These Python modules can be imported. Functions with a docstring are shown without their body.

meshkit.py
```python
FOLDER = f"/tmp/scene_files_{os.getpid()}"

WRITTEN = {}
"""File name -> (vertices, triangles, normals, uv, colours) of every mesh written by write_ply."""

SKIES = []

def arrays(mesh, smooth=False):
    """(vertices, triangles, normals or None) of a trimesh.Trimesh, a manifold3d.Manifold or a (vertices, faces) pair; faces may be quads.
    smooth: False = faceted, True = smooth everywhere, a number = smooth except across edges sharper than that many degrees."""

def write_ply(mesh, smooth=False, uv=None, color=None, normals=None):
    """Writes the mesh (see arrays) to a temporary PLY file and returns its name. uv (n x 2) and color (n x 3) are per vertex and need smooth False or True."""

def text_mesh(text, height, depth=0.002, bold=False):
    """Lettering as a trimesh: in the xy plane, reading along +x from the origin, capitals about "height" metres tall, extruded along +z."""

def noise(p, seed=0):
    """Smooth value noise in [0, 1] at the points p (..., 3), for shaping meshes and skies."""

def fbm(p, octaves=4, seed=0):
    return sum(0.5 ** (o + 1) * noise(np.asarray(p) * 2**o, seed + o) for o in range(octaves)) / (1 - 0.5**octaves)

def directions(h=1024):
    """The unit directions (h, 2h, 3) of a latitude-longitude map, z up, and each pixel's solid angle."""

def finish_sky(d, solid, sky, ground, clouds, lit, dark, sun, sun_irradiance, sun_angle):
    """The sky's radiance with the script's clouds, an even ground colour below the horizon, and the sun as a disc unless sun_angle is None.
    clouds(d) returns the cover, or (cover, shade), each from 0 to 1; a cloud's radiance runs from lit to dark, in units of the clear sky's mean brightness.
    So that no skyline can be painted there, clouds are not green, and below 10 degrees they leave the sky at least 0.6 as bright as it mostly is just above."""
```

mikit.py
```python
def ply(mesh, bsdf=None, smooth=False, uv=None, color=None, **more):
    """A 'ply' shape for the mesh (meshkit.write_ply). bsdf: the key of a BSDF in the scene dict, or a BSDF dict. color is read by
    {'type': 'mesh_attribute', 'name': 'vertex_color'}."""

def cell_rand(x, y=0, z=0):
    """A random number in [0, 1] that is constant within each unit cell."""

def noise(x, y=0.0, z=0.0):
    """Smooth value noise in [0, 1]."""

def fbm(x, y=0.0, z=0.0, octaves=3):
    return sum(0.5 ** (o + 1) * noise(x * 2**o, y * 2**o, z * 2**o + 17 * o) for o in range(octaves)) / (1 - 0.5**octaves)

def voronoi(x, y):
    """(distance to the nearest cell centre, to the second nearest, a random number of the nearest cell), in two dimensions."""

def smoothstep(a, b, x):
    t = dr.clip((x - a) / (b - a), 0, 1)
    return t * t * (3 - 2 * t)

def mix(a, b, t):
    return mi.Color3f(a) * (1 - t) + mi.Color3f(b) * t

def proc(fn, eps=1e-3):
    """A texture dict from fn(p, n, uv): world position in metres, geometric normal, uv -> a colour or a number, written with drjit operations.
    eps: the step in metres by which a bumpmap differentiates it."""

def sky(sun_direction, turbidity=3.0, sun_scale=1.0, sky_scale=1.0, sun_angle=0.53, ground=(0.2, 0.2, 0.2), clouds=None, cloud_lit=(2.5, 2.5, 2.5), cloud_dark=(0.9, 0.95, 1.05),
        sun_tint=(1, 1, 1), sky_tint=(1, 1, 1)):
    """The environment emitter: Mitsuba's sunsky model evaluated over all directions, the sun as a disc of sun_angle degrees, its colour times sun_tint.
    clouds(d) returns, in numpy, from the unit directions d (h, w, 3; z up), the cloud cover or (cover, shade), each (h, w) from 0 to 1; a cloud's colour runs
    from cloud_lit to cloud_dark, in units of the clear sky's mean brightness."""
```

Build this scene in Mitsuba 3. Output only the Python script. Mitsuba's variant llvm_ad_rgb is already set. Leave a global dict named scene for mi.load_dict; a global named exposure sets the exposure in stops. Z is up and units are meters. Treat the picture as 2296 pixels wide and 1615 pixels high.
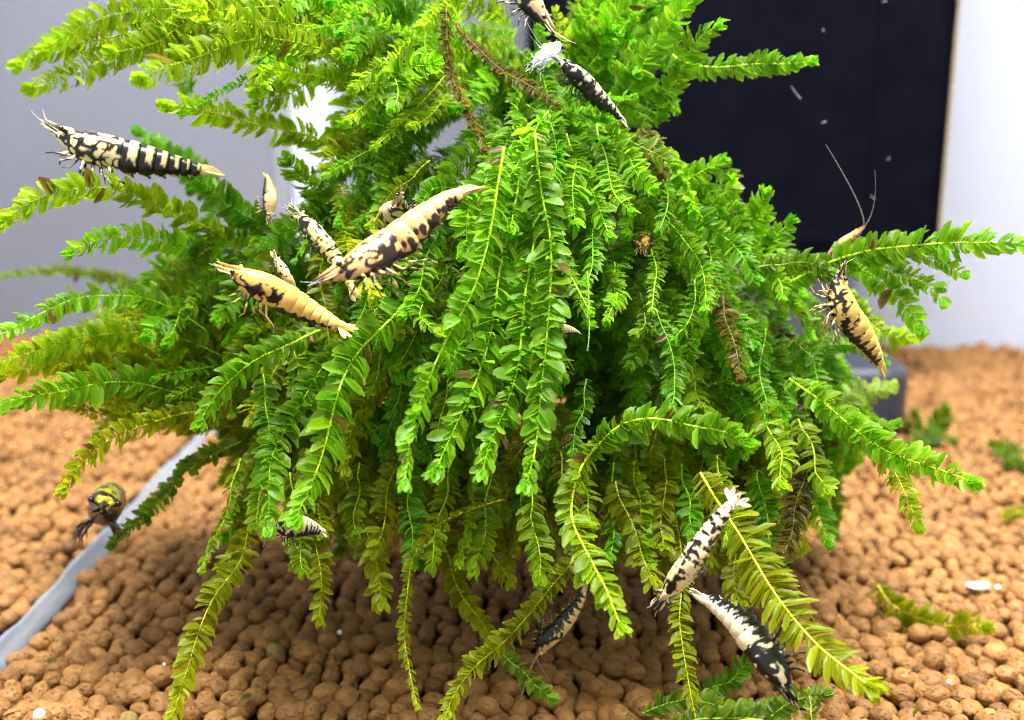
import math, random
import numpy as np, trimesh, manifold3d as m3
import mitsuba as mi, drjit as dr
import mikit, meshkit
from scipy.interpolate import PchipInterpolator

# ------------------------------------------------------------------ camera, light, exposure (all lengths in millimetres, scaled to metres on output)
S = 0.001
H, PITCH, FOV = 55.0, math.radians(13.0), 50.0
F = 1148.0 / math.tan(math.radians(FOV / 2))
CP, SP = math.cos(PITCH), math.sin(PITCH)
CAM = np.array([0.0, 0.0, H])
FW, RT, UP = np.array([0, CP, -SP]), np.array([1.0, 0, 0]), np.array([0, SP, CP])
T4 = mi.ScalarTransform4f
scene, labels = {}, {}
exposure = 0.0
scene['camera'] = {'type': 'thinlens', 'fov': FOV, 'fov_axis': 'x', 'near_clip': 0.005, 'far_clip': 20.0,
                   'aperture_radius': 0.00060, 'focus_distance': 0.090,
                   'to_world': T4().look_at(origin=list(CAM * S), target=list((CAM + FW * 100) * S), up=[0, 0, 1])}
LAMP_Z, LAMP_POWER, FILL = 300.0, 56.0, 0.98
scene['ambient_fill'] = {'type': 'constant', 'radiance': {'type': 'rgb', 'value': [FILL * 0.95, FILL * 0.98, FILL * 1.06]}}  # even ambient fill from all sides, added to soften the shadows


def unproj(x, y, zc):
    """point at depth zc (mm along the view axis) seen at picture position x, y (2296 x 1615 frame)"""
    x, y, zc = np.broadcast_arrays(np.asarray(x, float), np.asarray(y, float), np.asarray(zc, float))
    return CAM + zc[..., None] * (FW + RT * ((x - 1148) / F)[..., None] - UP * ((y - 807.5) / F)[..., None])


def floor_zc(y, z=0.0):
    return (H - z) / (SP + (y - 807.5) / F * CP)


def emit(key, mesh, bsdf, smooth=False, color=None):
    v, f = (np.asarray(mesh[0], float), np.asarray(mesh[1], int)) if isinstance(mesh, tuple) else (np.array(mesh.vertices), np.array(mesh.faces))
    scene[key] = mikit.ply((v * S, f), bsdf, smooth, color=color)


counts = {}


def numbered(name):
    n = counts.get(name, 0)
    counts[name] = n + 1
    return name if n == 0 else f'{name}_{n:03d}'


def tag(key, label=None, cat=None, group=None, kind=None):
    d = {k: v for k, v in (('label', label), ('category', cat), ('group', group), ('kind', kind)) if v}
    labels[key] = d


rng = np.random.default_rng(7)

# ------------------------------------------------------------------ materials
fbm, noise, sstep, mix = mikit.fbm, mikit.noise, mikit.smoothstep, mikit.mix
VC = {'type': 'mesh_attribute', 'name': 'vertex_color'}


def two(d):
    return {'type': 'twosided', 'bsdf': d}


def pits(p, n, uv):
    q = p * 1000
    return 0.00017 * fbm(q.x * 2.4, q.y * 2.4, q.z * 2.4, 4) - 0.00024 * sstep(0.66, 0.82, noise(q.x * 3.6 + 9, q.y * 3.6, q.z * 3.6))


scene['pellet_clay'] = two({'type': 'bumpmap', 'bump_texture': mikit.proc(pits, 4e-5), 'scale': 1.0,
                            'nested_bsdf': {'type': 'principled', 'base_color': VC, 'roughness': 0.62, 'specular': 0.35}})


def base_soil(p, n, uv):
    q = p * 1000
    return mix((0.05, 0.024, 0.010), (0.12, 0.058, 0.022), fbm(q.x * 0.9, q.y * 0.9, 3.0, 4))


scene['soil_base'] = two({'type': 'diffuse', 'reflectance': mikit.proc(base_soil)})
scene['moss_leaf'] = {'type': 'principledthin', 'base_color': VC, 'roughness': 0.33, 'eta': 1.3, 'diff_trans': 1.3, 'spec_trans': 0.42}
scene['moss_stem'] = two({'type': 'principled', 'base_color': VC, 'roughness': 0.5, 'specular': 0.4})
scene['shrimp_shell'] = two({'type': 'principled', 'base_color': VC, 'roughness': 0.27, 'specular': 0.45})
scene['eye_black'] = {'type': 'principled', 'base_color': {'type': 'rgb', 'value': [0.006, 0.005, 0.005]}, 'roughness': 0.12, 'specular': 0.6}
scene['feeler'] = {'type': 'principled', 'base_color': {'type': 'rgb', 'value': [0.45, 0.40, 0.36]}, 'roughness': 0.5}


def black_plastic(p, n, uv):
    q = p * 1000
    return mix((0.0026, 0.0028, 0.0052), (0.0048, 0.0051, 0.0088), fbm(q.x * 0.25, q.z * 0.25, 1.0, 4))


scene['filter_black'] = two({'type': 'diffuse', 'reflectance': mikit.proc(black_plastic)})
scene['glint_tan'] = two({'type': 'principled', 'base_color': {'type': 'rgb', 'value': [0.40, 0.30, 0.17]}, 'roughness': 0.5})  # colour of the light reflected on the box edge, painted in


def foot_plastic(p, n, uv):
    q = p * 1000
    return mix((0.020, 0.022, 0.032), (0.032, 0.034, 0.047), fbm(q.x * 0.4, q.y * 0.4, q.z * 0.4, 4))


scene['foot_grey'] = two({'type': 'principled', 'base_color': mikit.proc(foot_plastic), 'roughness': 0.42, 'specular': 0.6})


def wall_grey(p, n, uv):
    q = p * 1000
    return mix((0.164, 0.172, 0.208), (0.187, 0.195, 0.232), fbm(q.x * 0.03, q.y * 0.03, q.z * 0.03, 4))


def wall_white(p, n, uv):
    q = p * 1000
    return mix((0.475, 0.505, 0.595), (0.51, 0.54, 0.63), fbm(q.x * 0.03, q.y * 0.03, q.z * 0.03, 4))


scene['panel_grey'] = two({'type': 'diffuse', 'reflectance': mikit.proc(wall_grey)})
scene['panel_white'] = two({'type': 'diffuse', 'reflectance': mikit.proc(wall_white)})
scene['corner_dark'] = two({'type': 'principled', 'base_color': {'type': 'rgb', 'value': [0.20, 0.21, 0.25]}, 'roughness': 0.4})


def silicone(p, n, uv):
    q = p * 1000
    return mix((0.50, 0.57, 0.70), (0.72, 0.78, 0.88), sstep(0.3, 0.7, fbm(q.x * 1.6, q.y * 0.07, q.z * 2.2, 4)))


scene['silicone_white'] = {'type': 'principledthin', 'base_color': mikit.proc(silicone), 'roughness': 0.22, 'eta': 1.4, 'diff_trans': 0.8, 'spec_trans': 0.5}
scene['cotton_white'] = two({'type': 'diffuse', 'reflectance': {'type': 'rgb', 'value': [0.82, 0.85, 0.86]}})
scene['grit_pale'] = {'type': 'principled', 'base_color': {'type': 'rgb', 'value': [0.80, 0.78, 0.80]}, 'roughness': 0.08, 'specular': 0.9, 'clearcoat': 1.0}
scene['flake_pink'] = two({'type': 'principled', 'base_color': {'type': 'rgb', 'value': [0.42, 0.30, 0.26]}, 'roughness': 0.3, 'specular': 0.5})
scene['speck_grey'] = two({'type': 'diffuse', 'reflectance': {'type': 'rgb', 'value': [0.26, 0.26, 0.28]}})
scene['lamp_case'] = two({'type': 'diffuse', 'reflectance': {'type': 'rgb', 'value': [0.1, 0.1, 0.1]}})

# ------------------------------------------------------------------ lamp over the tank (above the frame)
lx, ly, lw, ld = 14.0, 74.0, 120.0, 55.0
quad = np.array([[lx - lw, ly - ld, LAMP_Z], [lx - lw, ly + ld, LAMP_Z], [lx + lw, ly + ld, LAMP_Z], [lx + lw, ly - ld, LAMP_Z]])
emit('light_bar__diode_panel', (quad, np.array([[0, 1, 2], [0, 2, 3]])), 'lamp_case')
scene['light_bar__diode_panel']['emitter'] = {'type': 'area', 'radiance': {'type': 'rgb', 'value': [LAMP_POWER, LAMP_POWER * 0.99, LAMP_POWER * 0.97]}}
case = trimesh.creation.box((2 * lw + 8, 2 * ld + 8, 14)); case.apply_translation((lx, ly, LAMP_Z + 7.6))
emit('light_bar__housing', case, 'lamp_case')
tag('light_bar', 'slim lit lamp bar hanging over the water above the moss', 'lamp')


# ------------------------------------------------------------------ helper shapes
def rbox(x0, x1, y0, y1, z0, z1, r, rz=None, n=10):
    """box with rounded vertical corners (r) and softened top and bottom edges (rz)"""
    rz = 0.4 if rz is None else rz
    import shapely
    out = []
    for z, inset in ((z0, rz), (z0 + rz * 0.3, rz * 0.3), (z0 + rz, 0), (z1 - rz, 0), (z1 - rz * 0.62, rz * 0.08), (z1 - rz * 0.3, rz * 0.3), (z1 - rz * 0.08, rz * 0.62), (z1, rz)):
        ring = []
        for cx, cy, a0 in ((x1 - r, y1 - r, 0), (x0 + r, y1 - r, 90), (x0 + r, y0 + r, 180), (x1 - r, y0 + r, 270)):
            for k in range(n + 1):
                a = math.radians(a0 + 90 * k / n)
                ring.append((cx + (r - inset) * math.cos(a), cy + (r - inset) * math.sin(a), z))
        out.append(ring)
    v = np.array(out); m, k = v.shape[:2]
    f = []
    for i in range(m - 1):
        for j in range(k):
            a, b = i * k + j, i * k + (j + 1) % k
            f += [(a, b, b + k), (a, b + k, a + k)]
    v = v.reshape(-1, 3)
    c0, c1 = len(v), len(v) + 1
    v = np.vstack([v, [[(x0 + x1) / 2, (y0 + y1) / 2, z0], [(x0 + x1) / 2, (y0 + y1) / 2, z1]]])
    for j in range(k):
        f.append((c0, (j + 1) % k, j)); f.append((c1, (m - 1) * k + j, (m - 1) * k + (j + 1) % k))
    return trimesh.Trimesh(v, np.array(f), process=False)


def tube(pts, rad, n=6):
    pts = np.asarray(pts, float); rad = np.broadcast_to(np.asarray(rad, float), (len(pts),))
    t = np.gradient(pts, axis=0); t /= np.linalg.norm(t, axis=1, keepdims=True) + 1e-12
    ref = np.array([0.31, 0.17, 0.93]) if abs(t[0] @ [0.31, 0.17, 0.93]) < 0.95 else np.array([1.0, 0, 0])
    a = np.cross(t, ref); a /= np.linalg.norm(a, axis=1, keepdims=True); b = np.cross(t, a)
    ang = np.arange(n) * 2 * np.pi / n
    v = pts[:, None] + rad[:, None, None] * (a[:, None] * np.cos(ang)[None, :, None] + b[:, None] * np.sin(ang)[None, :, None])
    m = len(pts); i, j = np.meshgrid(np.arange(m - 1), np.arange(n), indexing='ij')
    q = (i * n + j).ravel(); r = (i * n + (j + 1) % n).ravel()
    f = np.vstack([np.stack([q, r, r + n], 1), np.stack([q, r + n, q + n], 1)])
    v = np.vstack([v.reshape(-1, 3), pts[:1], pts[-1:]])
    e = np.arange(n)
    f = np.vstack([f, np.stack([np.full(n, m * n), (e + 1) % n, e], 1), np.stack([np.full(n, m * n + 1), (m - 1) * n + e, (m - 1) * n + (e + 1) % n], 1)])
    return v, f


def join(parts):
    vs, fs, cs, at = [], [], [], 0
    for p in parts:
        vs.append(p[0]); fs.append(np.asarray(p[1]) + at); at += len(p[0])
        if len(p) > 2: cs.append(p[2])
    return (np.vstack(vs), np.vstack(fs)) + ((np.vstack(cs),) if cs else ())


def spline(pts, n=60):
    pts = np.asarray(pts, float)
    t = np.r_[0, np.cumsum(np.linalg.norm(np.diff(pts, axis=0), axis=1))]
    u = np.linspace(0, t[-1], n)
    out = np.stack([PchipInterpolator(t, pts[:, k])(u) for k in range(pts.shape[1])], 1)
    ker = np.array([1, 2, 3, 2, 1]) / 9.0   # soften the knots
    pad = np.vstack([2 * out[:1] - out[2:0:-1], out, 2 * out[-1:] - out[-2:-4:-1]])
    return np.stack([np.convolve(pad[:, k], ker, 'valid') for k in range(out.shape[1])], 1)


# ------------------------------------------------------------------ the tank: base, pellets, panels, filter
PANE_X = -52.5
YAW = math.radians(-3.9)
BACK = lambda x: 257.5 + math.tan(YAW) * x     # line of the back panel on the floor


def vertical_sheet(p0, p1, z0, z1, thick):
    p0, p1 = np.array(p0, float), np.array(p1, float)
    d = (p1 - p0) / np.linalg.norm(p1 - p0); nrm = np.array([-d[1], d[0]]) * thick
    v = [(*p, z) for z in (z0, z1) for p in (p0, p1, p1 + nrm, p0 + nrm)]
    return trimesh.Trimesh(v, [(0, 1, 5), (0, 5, 4), (1, 2, 6), (1, 6, 5), (2, 3, 7), (2, 7, 6), (3, 0, 4), (3, 4, 7), (4, 5, 6), (4, 6, 7), (0, 3, 2), (0, 2, 1)], process=False)


g = np.linspace(-190, 190, 60); gy = np.linspace(20, 320, 50)
X, Y = np.meshgrid(g, gy); Z = -1.05 + 0.35 * (meshkit.noise(np.stack([X * .2, Y * .2, X * 0], -1)) - .5)
idx = np.arange(X.size).reshape(X.shape); a, b, c, d = idx[:-1, :-1].ravel(), idx[:-1, 1:].ravel(), idx[1:, 1:].ravel(), idx[1:, :-1].ravel()
emit('substrate', (np.stack([X, Y, Z], -1).reshape(-1, 3), np.vstack([np.stack([a, b, c], 1), np.stack([a, c, d], 1)])), 'soil_base')
tag('substrate', kind='structure')

emit('back_panel', vertical_sheet((-190, BACK(-190)), (190, BACK(190)), -6, 260, 3), 'panel_white'); tag('back_panel', kind='structure', label='pale bluish white panel closing the back of the tank', cat='panel')
SIDE = lambda x: 257.0 - (x + 55) * 0.092
xl = -55.0
emit('side_panel', vertical_sheet((-190, SIDE(-190)), (xl, SIDE(xl)), -6, 260, 2.5), 'panel_grey'); tag('side_panel', kind='structure', label='plain grey panel on the left behind the striped shrimp', cat='panel')
cb = trimesh.creation.box((3.4, 3.4, 264)); cb.apply_translation((xl + 1.8, 257.6, 128))
pass
emit('grey_panel', vertical_sheet((-37.5, 251.5), (3.0, 249.0), -6, 260, 2), 'panel_grey'); tag('grey_panel', kind='structure', label='grey panel glimpsed through gaps in the moss, left of the black filter box', cat='panel')
emit('corner_strip', cb, 'corner_dark'); tag('corner_strip', 'dark grey upright corner strip beside the left grey panel', 'strip', kind='structure')

# silicone bead along the glass: a soft ridge; pellets left of it stand in for the reflection in the glass
ys = np.linspace(60, 255, 70)
prof = [(-1.5, -0.9), (-1.45, 0.6), (-1.1, 1.9), (-0.6, 2.5), (-0.15, 2.65), (0.2, 2.35), (0.8, 1.5), (1.5, 0.7), (2.3, 0.1), (2.5, -0.9)]
vv = []
for i, y in enumerate(ys):
    w = 0.60 + 0.07 * math.sin(y * 0.21) + 0.06 * math.sin(y * 0.67 + 1)
    vv.append([(PANE_X + px * w, y, pz * w) for px, pz in prof])
vv = np.array(vv); m, k = vv.shape[:2]
i, j = np.meshgrid(np.arange(m - 1), np.arange(k - 1), indexing='ij'); q = (i * k + j).ravel()
emit('seam_bead', (vv.reshape(-1, 3), np.vstack([np.stack([q, q + 1, q + k + 1], 1), np.stack([q, q + k + 1, q + k], 1)])), 'silicone_white', smooth=True)
tag('seam_bead', 'bluish white silicone seam running back across the pellets at the left', 'seam')

# filter: black box high at the back
fx0, fx1, fy0 = 3.6, 81.5, 206.0
zb = (unproj(1820, 574, 208)[2])
emit('filter_box__housing', rbox(fx0, fx1, fy0, fy0 + 42, zb, 250, 5.0, 1.0), 'filter_black', smooth=35)
st = rbox(fx1 + 0.02, fx1 + 1.05, fy0 + 5.2, fy0 + 24.8, zb + 1.2, 249, 0.3, 0.2)  # thin strip added as the reflected light along the box edge
emit('filter_box__edge_glint', st, 'glint_tan', smooth=35)
emit('filter_box__rib', rbox(66.0, 67.3, fy0 - 0.7, fy0 + 0.4, zb + 1.5, 249, 0.3, 0.2), 'filter_black', smooth=35)
emit('filter_box__lower_lip', rbox(fx0 + 2, fx1 - 3, fy0 - 0.5, fy0 + 0.6, zb + 2.4, zb + 4.6, 0.25, 0.2), 'filter_black', smooth=35)
tag('filter_box', 'tall black filter box with thin tan edge reflection before the white panel', 'filter')
tag('filter_box__edge_glint', 'tan strip coloured as light reflected along the edge')
# grey foot block on the pellets
zc = floor_zc(985); p = unproj(2047, 985, zc)
emit('plastic_block', rbox(p[0] - 44, p[0], p[1], p[1] + 34, -1.0, 12.2, 5.5, 2.2), 'foot_grey', smooth=35)
tag('plastic_block', 'dark grey rounded plastic block on the pellets under the right shrimp', 'block')


def icos(sub, seed):
    m = trimesh.creation.icosphere(subdivisions=sub)
    v = np.array(m.vertices)
    r = 1 + 0.24 * (meshkit.fbm(v * 1.15 + seed * 7.3, 2, seed) - 0.5) + 0.07 * (meshkit.noise(v * 2.9 + seed, seed + 5) - 0.5)
    if sub > 1: r = r + 0.045 * (meshkit.noise(v * 6.0 + seed, seed + 6) - 0.5)
    if sub > 2: r = r + 0.05 * (meshkit.noise(v * 12.0 + seed, seed + 7) - 0.5) - 0.07 * np.clip(meshkit.noise(v * 5.0 + 9 + seed, seed + 8) - 0.74, 0, 1) * 4
    return v * r[:, None], np.array(m.faces)


BASE = {s: [icos(s, k) for k in range(10)] for s in (1, 2, 3)}
MOTTLE = {s: [0.86 + 0.28 * meshkit.fbm(b[0] * 3.0 + k, 3, k) for k, b in enumerate(BASE[s])] for s in BASE}


def rot_random(n):
    q = rng.normal(size=(n, 4)); q /= np.linalg.norm(q, axis=1, keepdims=True)
    w, x, y, z = q.T
    return np.stack([1 - 2 * (y * y + z * z), 2 * (x * y - z * w), 2 * (x * z + y * w), 2 * (x * y + z * w), 1 - 2 * (x * x + z * z), 2 * (y * z - x * w), 2 * (x * z - y * w), 2 * (y * z + x * w), 1 - 2 * (x * x + y * y)], 1).reshape(-1, 3, 3)


SP_ = 2.12
pts = []
for r_, y in enumerate(np.arange(58, 292, SP_ * 0.86)):
    half = 20 + y * 0.52
    xs = np.arange(-half, half, SP_) + (r_ % 2) * SP_ / 2
    pts.append(np.stack([xs, np.full(len(xs), y)], 1))
pts = np.vstack(pts)
pts += rng.normal(size=pts.shape) * 0.34
keep = np.array([p_[1] < (BACK(p_[0]) if p_[0] > xl + 2 else SIDE(p_[0])) - 1.5 for p_ in pts])
pts = pts[keep]
# local packing: push apart close neighbours
from scipy.spatial import cKDTree
for _ in range(4):
    pr = cKDTree(pts).query_pairs(1.95, output_type='ndarray')
    dlt = pts[pr[:, 0]] - pts[pr[:, 1]]; L = np.linalg.norm(dlt, axis=1, keepdims=True) + 1e-6
    push = dlt / L * (1.95 - L) * 0.3
    np.add.at(pts, pr[:, 0], push); np.add.at(pts, pr[:, 1], -push)
hgt = 0.9 * (meshkit.fbm(np.stack([pts[:, 0] * 0.07, pts[:, 1] * 0.07, pts[:, 0] * 0], -1), 3, 3) - 0.5) + rng.normal(size=len(pts)) * 0.20
extra = pts[rng.random(len(pts)) < 0.16] + rng.normal(size=(1, 2)) * 0.1 + np.array([0.9, 0.6])
exz = 0.95 + rng.normal(size=len(extra)) * 0.15
P3 = np.vstack([np.c_[pts, hgt], np.c_[extra, exz]])
bad = (P3[:, 0] > PANE_X - 1.9) & (P3[:, 0] < PANE_X + 2.0)
foot = (P3[:, 0] > p[0] - 44) & (P3[:, 0] < p[0] + 0.6) & (P3[:, 1] > p[1] - 0.6) & (P3[:, 1] < p[1] + 34)
P3 = P3[~bad & ~foot]
n = len(P3)
size = np.clip(rng.normal(1.06, 0.14, n), 0.72, 1.45)
ax = np.stack([size * rng.uniform(0.95, 1.28, n), size * rng.uniform(0.85, 1.05, n), size * rng.uniform(0.75, 0.98, n)], 1)
R = rot_random(n)
# mostly lie flat: blend the random turn with a turn about z
az = rng.uniform(0, 2 * np.pi, n)
flat = np.zeros((n, 3, 3)); flat[:, 0, 0] = np.cos(az); flat[:, 0, 1] = -np.sin(az); flat[:, 1, 0] = np.sin(az); flat[:, 1, 1] = np.cos(az); flat[:, 2, 2] = 1
use = rng.random(n) < 0.7
R[use] = flat[use]
tone = np.clip(rng.normal(0.5, 0.22, n), 0, 1)[:, None]
PC = np.array([0.175, 0.078, 0.022]) * (1 - tone) + np.array([0.355, 0.170, 0.050]) * tone
odd = rng.random(n)
PC[odd < 0.006] = np.array([0.25, 0.17, 0.05]); PC[(odd > 0.03) & (odd < 0.06)] *= 0.62
rel = P3 - CAM; pz = rel @ FW; px = 1148 + F * (rel @ RT) / pz; py = 807.5 - F * (rel @ UP) / pz
vis = (px > -30) & (px < 2326) & (py < 1650)
near = vis & (pz < 120)
stay = (px > -260) & (px < 2560) & (py < 1760)
order = np.argsort(np.where(vis & (px > 5) & (px < 2290) & (py < 1610), pz, 1e9))[:300]
variant = rng.integers(0, 10, n)


def pellet(i, sub):
    v, f = BASE[sub][variant[i]]
    return (v * ax[i]) @ R[i].T + P3[i], f, PC[i] * MOTTLE[sub][variant[i]][:, None]


single = set(order.tolist())
for num, i in enumerate(order):
    v, f, c = pellet(i, 3)
    emit('substrate__pellet' + (f'_{num:03d}' if num else ''), (v, f), 'pellet_clay', True, c)
rest = [pellet(i, 2 if near[i] else 1) for i in range(n) if i not in single and stay[i]]
v, f, c = join(rest)
emit('substrate__pellet_bed', (v, f), 'pellet_clay', True, c)
tag('substrate__pellet_bed', kind='stuff')


# ------------------------------------------------------------------ moss
U5 = np.array([0, 0.30, 0.74, 1.0]); W5 = np.array([0.45, 1.0, 0.95, 0.30])
V3 = np.array([-1.0, 0.0, 1.0])
U3 = np.array([0, 0.52, 1.0]); W3 = np.array([0.55, 1.0, 0.32])


def leaf_faces(rows):
    return np.array([t for r_ in range(rows - 1) for a in (r_ * 3, r_ * 3 + 1) for t in ((a, a + 1, a + 4), (a, a + 4, a + 3))])


def leaf_batch(P, D, Sd, N, L, W, curl, cup, col, rim, lod=4):
    """n leaves: base P, direction D, across Sd, normal N -> vertices (n,12,3), colours (n,12,3)"""
    UU, WW = (U5, W5) if lod == 4 else (U3, W3)
    u = UU[None, :, None]; v = V3[None, None, :]
    L_, W_ = L[:, None, None], W[:, None, None]
    along = L_ * (u - 0.16 * curl[:, None, None] * u ** 3) + 0 * v
    across = W_ * 0.5 * WW[None, :, None] * v
    up = W_ * 0.5 * cup[:, None, None] * (v ** 2) * WW[None, :, None] - L_ * 0.42 * curl[:, None, None] * u ** 2
    pos = P[:, None, None, :] + along[..., None] * D[:, None, None, :] + across[..., None] * Sd[:, None, None, :] + up[..., None] * N[:, None, None, :]
    e = (v ** 2) * np.ones_like(u)
    e = np.maximum(e * 0.85, (u > 0.95) * 1.0 + 0 * v)
    cc = col[:, None, None, :] * (1 - e[..., None]) + rim[:, None, None, :] * e[..., None]
    n_ = len(P)
    return pos.reshape(n_, 3 * lod, 3), cc.reshape(n_, 3 * lod, 3)


PAL = {  # leaf colour, rim colour, stem colour (linear)
    'V': ((0.200, 0.480, 0.001), (0.37, 0.64, 0.035), (0.48, 0.62, 0.02)),
    'G': ((0.130, 0.390, 0.002), (0.27, 0.55, 0.035), (0.34, 0.50, 0.02)),
    'Y': ((0.310, 0.490, 0.001), (0.46, 0.64, 0.030), (0.58, 0.62, 0.02)),
    'O': ((0.345, 0.430, 0.001), (0.50, 0.57, 0.020), (0.56, 0.52, 0.02)),
    'D': ((0.140, 0.280, 0.003), (0.25, 0.41, 0.025), (0.28, 0.35, 0.02)),
    'P': ((0.330, 0.480, 0.050), (0.46, 0.60, 0.13), (0.42, 0.54, 0.05)),
    'B': ((0.150, 0.110, 0.012), (0.22, 0.17, 0.035), (0.09, 0.055, 0.012)),
}


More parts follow.
